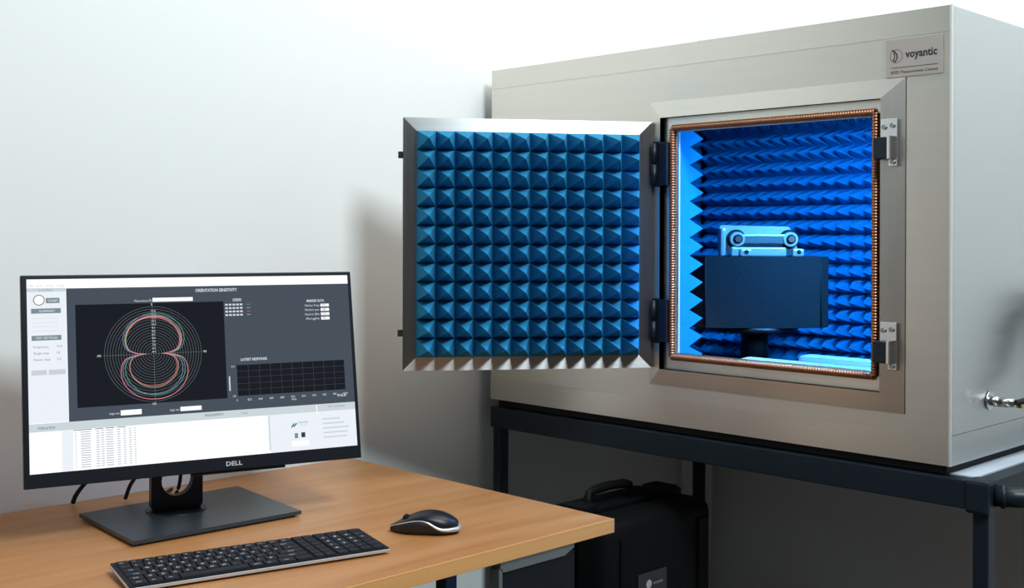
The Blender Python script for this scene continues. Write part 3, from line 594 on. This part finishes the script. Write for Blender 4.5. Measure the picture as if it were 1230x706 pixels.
def key(x, y, wk, hk):
    kk = (round(wk, 4), round(hk, 4))
    if kk not in kmesh:
        a, c = wk / 2 - 0.0005, hk / 2 - 0.0005; e = 0.0009
        kmesh[kk] = mesh_of(MB().add([(-a, -c, 0), (a, -c, 0), (a, c, 0), (-a, c, 0), (-a + e, -c + e, 0.0024), (a - e, -c + e, 0.0024), (a - e, c - e, 0.0024), (-a + e, c - e, 0.0024)],
            [(0, 3, 2, 1), (4, 5, 6, 7), (0, 1, 5, 4), (1, 2, 6, 5), (2, 3, 7, 6), (3, 0, 4, 7)]), 'key', 'key_black')
    inst(kmesh[kk], 'key', kb, Mk @ Matrix.Translation((x, y, 0.0122)))
def legend(s, x, y, sz=0.0085): text_mb(prt, s, x - 0.003, y - 0.003, sz, z=0.0149, bold=True)
words = {0: ['Esc', 'F1', 'F2', 'F3', 'F4', 'F5', 'F6', 'F7', 'F8', 'F9', 'F10', 'F11', 'F12', 'Del']}
for r_, row in enumerate(rows):
    x = kx0; y = -0.004 - (r_ + .5) * rh; sc_ = 15.0 / sum(row)
    for c_, ww in enumerate(row):
        wk = ww * u * sc_; key(x + wk / 2, y, wk, rh); lab = None
        if r_ == 0: lab = words[0][c_]
        elif r_ == 1: lab = ('`1234567890-=')[c_] if c_ < 13 else 'Bksp'
        elif r_ == 2: lab = 'Tab' if c_ == 0 else 'QWERTYUIOP[]\\'[c_ - 1]
        elif r_ == 3: lab = 'Caps' if c_ == 0 else ("ASDFGHJKL;'"[c_ - 1] if c_ < 12 else 'Enter')
        elif r_ == 4: lab = 'Shift' if c_ == 0 else ('ZXCVBNM,./#'[c_ - 1] if c_ < 12 else 'Shift')
        else: lab = ['Ctrl', 'Fn', 'Alt', None, 'AltGr', 'Fn', 'Ctrl', None][c_]
        if lab: legend(lab, x + wk / 2 - (0.0015 if len(lab) > 1 else 0), y, 0.0042 if len(lab) > 1 else 0.0068)
        x += wk
xm = kx0 + 15 * u + 0.003
for r_ in range(6):
    for c_ in range(2 if False else 2):
        y = -0.004 - (r_ + .5) * rh; key(xm + (c_ + .5) * 0.0158, y, 0.0158, rh)
xn = xm + 2 * 0.0158 + 0.003; nu = (KL - 0.006 - xn) / 4; pad = ['    ', '7894'.replace('4', '-'), '456+', '123 ', '0 . ', '    ']
for r_ in range(6):
    for c_ in range(4):
        y = -0.004 - (r_ + .5) * rh; key(xn + (c_ + .5) * nu, y, nu, rh); ch_ = pad[r_][c_]
        if ch_ != ' ': legend(ch_, xn + (c_ + .5) * nu, y)
part(prt, 'key_lettering', 'key_print', kb, M=Mk)
for x in (0.03, KL - 0.06): part(MB().box((x, -0.022, 0.0), (x + 0.03, -0.006, 0.006)), 'foot', 'rubber', kb, M=frame((0.409, -1.119, DZ), kl, -kd, (0, 0, 1)))

# ------------------------------------------------------------------ mouse
ma = Vector((0.726, 0.688, 0)).normalized()                        # nose -> tail
Ms = frame((0.538, -0.656, DZ), ma, (-ma.y, ma.x, 0), (0, 0, 1))
ms = thing('mouse', None, 'black and silver wireless mouse near the right end of the desk', 'mouse', M=Ms)
def half_w(t): return 0.029 * (1 - abs(2 * t - 1.08) ** 3.2 * 0.80) * (0.86 + 0.14 * t)
def top_h(t): return 0.0105 + 0.0235 * math.sin(math.pi * min(1, max(0, (t ** 1.25) * 0.90 + 0.0))) ** 0.85 + 0.001
def seam_h(t):                                                     # silver line: high over the nose, sweeping down towards the tail
    s_ = 1 / (1 + math.exp(-(t - 0.66) * 17)); return (0.0085 + 0.0155 * math.sin(math.pi * min(1, t * 0.95 + 0.02))) * (1 - s_) + 0.0085 * s_
NT = 28; LM = 0.108
def loft(sec, closed_ends=True):
    mb = MB(); secs = [sec(i / NT) for i in range(NT + 1)]; m_ = len(secs[0]); vs = [v for s_ in secs for v in s_]
    fs = [(i * m_ + k, i * m_ + k + 1, (i + 1) * m_ + k + 1, (i + 1) * m_ + k) for i in range(NT) for k in range(m_ - 1)]
    mb.add(vs, fs, 0, True)
    if closed_ends: mb.add(secs[0], [tuple(range(m_))]); mb.add(secs[-1], [tuple(range(m_))[::-1]])
    return mb
def xs(t): return (t - 0.5) * LM
def body(t):
    w_ = max(0.004, half_w(t)); hs = min(seam_h(t), top_h(t) - 0.002); out = []
    prof = [(0.0, 0.002), (0.84, 0.002), (0.95, 0.30 * hs), (1.0, 0.62 * hs), (0.985, hs)]
    L1 = [(xs(t), -w_ * a, z) for a, z in prof]; return L1 + [(x, -y, z) for x, y, z in L1[::-1]]
part(loft(body), 'lower_shell', 'black_plastic', ms, M=Ms)
def shell(t):
    w_ = max(0.004, half_w(t)); hs = min(seam_h(t), top_h(t) - 0.002); H_ = top_h(t) if t < .97 else top_h(t) * .93; out = []
    for k in range(13):
        a = math.pi * k / 12; out.append((xs(t), -w_ * 0.97 * math.cos(a), hs + (H_ - hs) * math.sin(a) ** 0.8))
    return out
part(loft(shell), 'top_shell', 'black_satin', ms, M=Ms)
tr = [(xs(t), -max(0.004, half_w(t)) * 0.992, min(seam_h(t), top_h(t) - 0.002)) for t in [i / 40 for i in range(41)]]
tw = [0.0010 + 0.0030 * max(0, (i / 40 - 0.45) / 0.55) for i in range(41)]
tr2 = tr + [(xs(1.0) + 0.002, 0, 0.0085)] + [(x, -y, z) for x, y, z in tr[::-1]]
part(MB().tube(tr2, tw + [0.004] + tw[::-1], 8), 'silver_trim', 'silver_plastic', ms, M=Ms)
wh = Vector((xs(0.24), 0, top_h(0.24) - 0.002)); part(MB().tube([wh + Vector((0, -0.0035, 0)), wh + Vector((0, 0.0035, 0))], 0.0065, 18), 'scroll_wheel', 'rubber', ms, M=Ms)

# ------------------------------------------------------------------ rugged black case under the table
hc_ = thing('equipment_case', (0.39, -0.08, 0), 'rugged black transport case standing on the floor under the table', 'case')
def rc(x0, x1, y0, y1, z0, z1, r, seg=5):
    bm = bmesh.new(); bmesh.ops.create_cube(bm, size=1, matrix=Matrix.Translation(((x0 + x1) / 2, (y0 + y1) / 2, (z0 + z1) / 2)) @ Matrix.Diagonal((x1 - x0, y1 - y0, z1 - z0, 1)))
    bmesh.ops.bevel(bm, geom=bm.edges[:], offset=r, segments=seg, affect='EDGES', profile=0.5); return bm
CY_ = -0.17
part(MB().bm(rc(0.405, 0.50, CY_, 0.18, 0.0, 0.655, 0.028), smooth=True), 'lid', 'case_shell', hc_)
part(MB().bm(rc(0.29, 0.399, CY_, 0.18, 0.0, 0.655, 0.028), smooth=True), 'body', 'case_shell', hc_)
part(MB().bm(rc(0.394, 0.410, CY_ - 0.008, 0.188, 0.0, 0.662, 0.006, 2)), 'rim', 'case_shell', hc_)
for y in (-0.13, 0.12):
    part(MB().box((0.498, y, 0.03), (0.505, y + 0.035, 0.62), bev=0.003), 'rib', 'case_shell', hc_)
hb = part(MB().tube([(0.38, -0.09, 0.640), (0.38, -0.09, 0.672), (0.38, -0.082, 0.683), (0.38, -0.068, 0.688), (0.38, -0.02, 0.691), (0.38, 0.028, 0.688), (0.38, 0.042, 0.683), (0.38, 0.05, 0.672), (0.38, 0.05, 0.640)], 0.0095, 10), 'carry_handle', 'case_shell', hc_)
for y in (-0.15, 0.11): part(MB().box((0.36, y, 0.63), (0.42, y + 0.05, 0.672), bev=0.004), 'latch', 'case_shell', hc_)
el = part(MB().box((0.500, -0.075, 0.470), (0.5025, 0.015, 0.540), bev=0.0008), 'label_plate', 'case_label', hc_, label='small dark grey label with pale print')
Ml = frame((0.5027, 0, 0), (0, 1, 0), (0, 0, 1), (1, 0, 0)); t = MB()
text_mb(t, 'voyantic', -0.028, 0.514, 0.0085, 0.030); text_mb(t, 'RFID Measurement', -0.058, 0.494, 0.007, 0.058)
n = 20; t.add([(-0.042 + 0.0085 * math.cos(k * math.tau / n), 0.517 + 0.0085 * math.sin(k * math.tau / n), 0) for k in range(n)], [tuple(range(n))])
part(t, 'lettering', 'print_white', el, M=Ml)
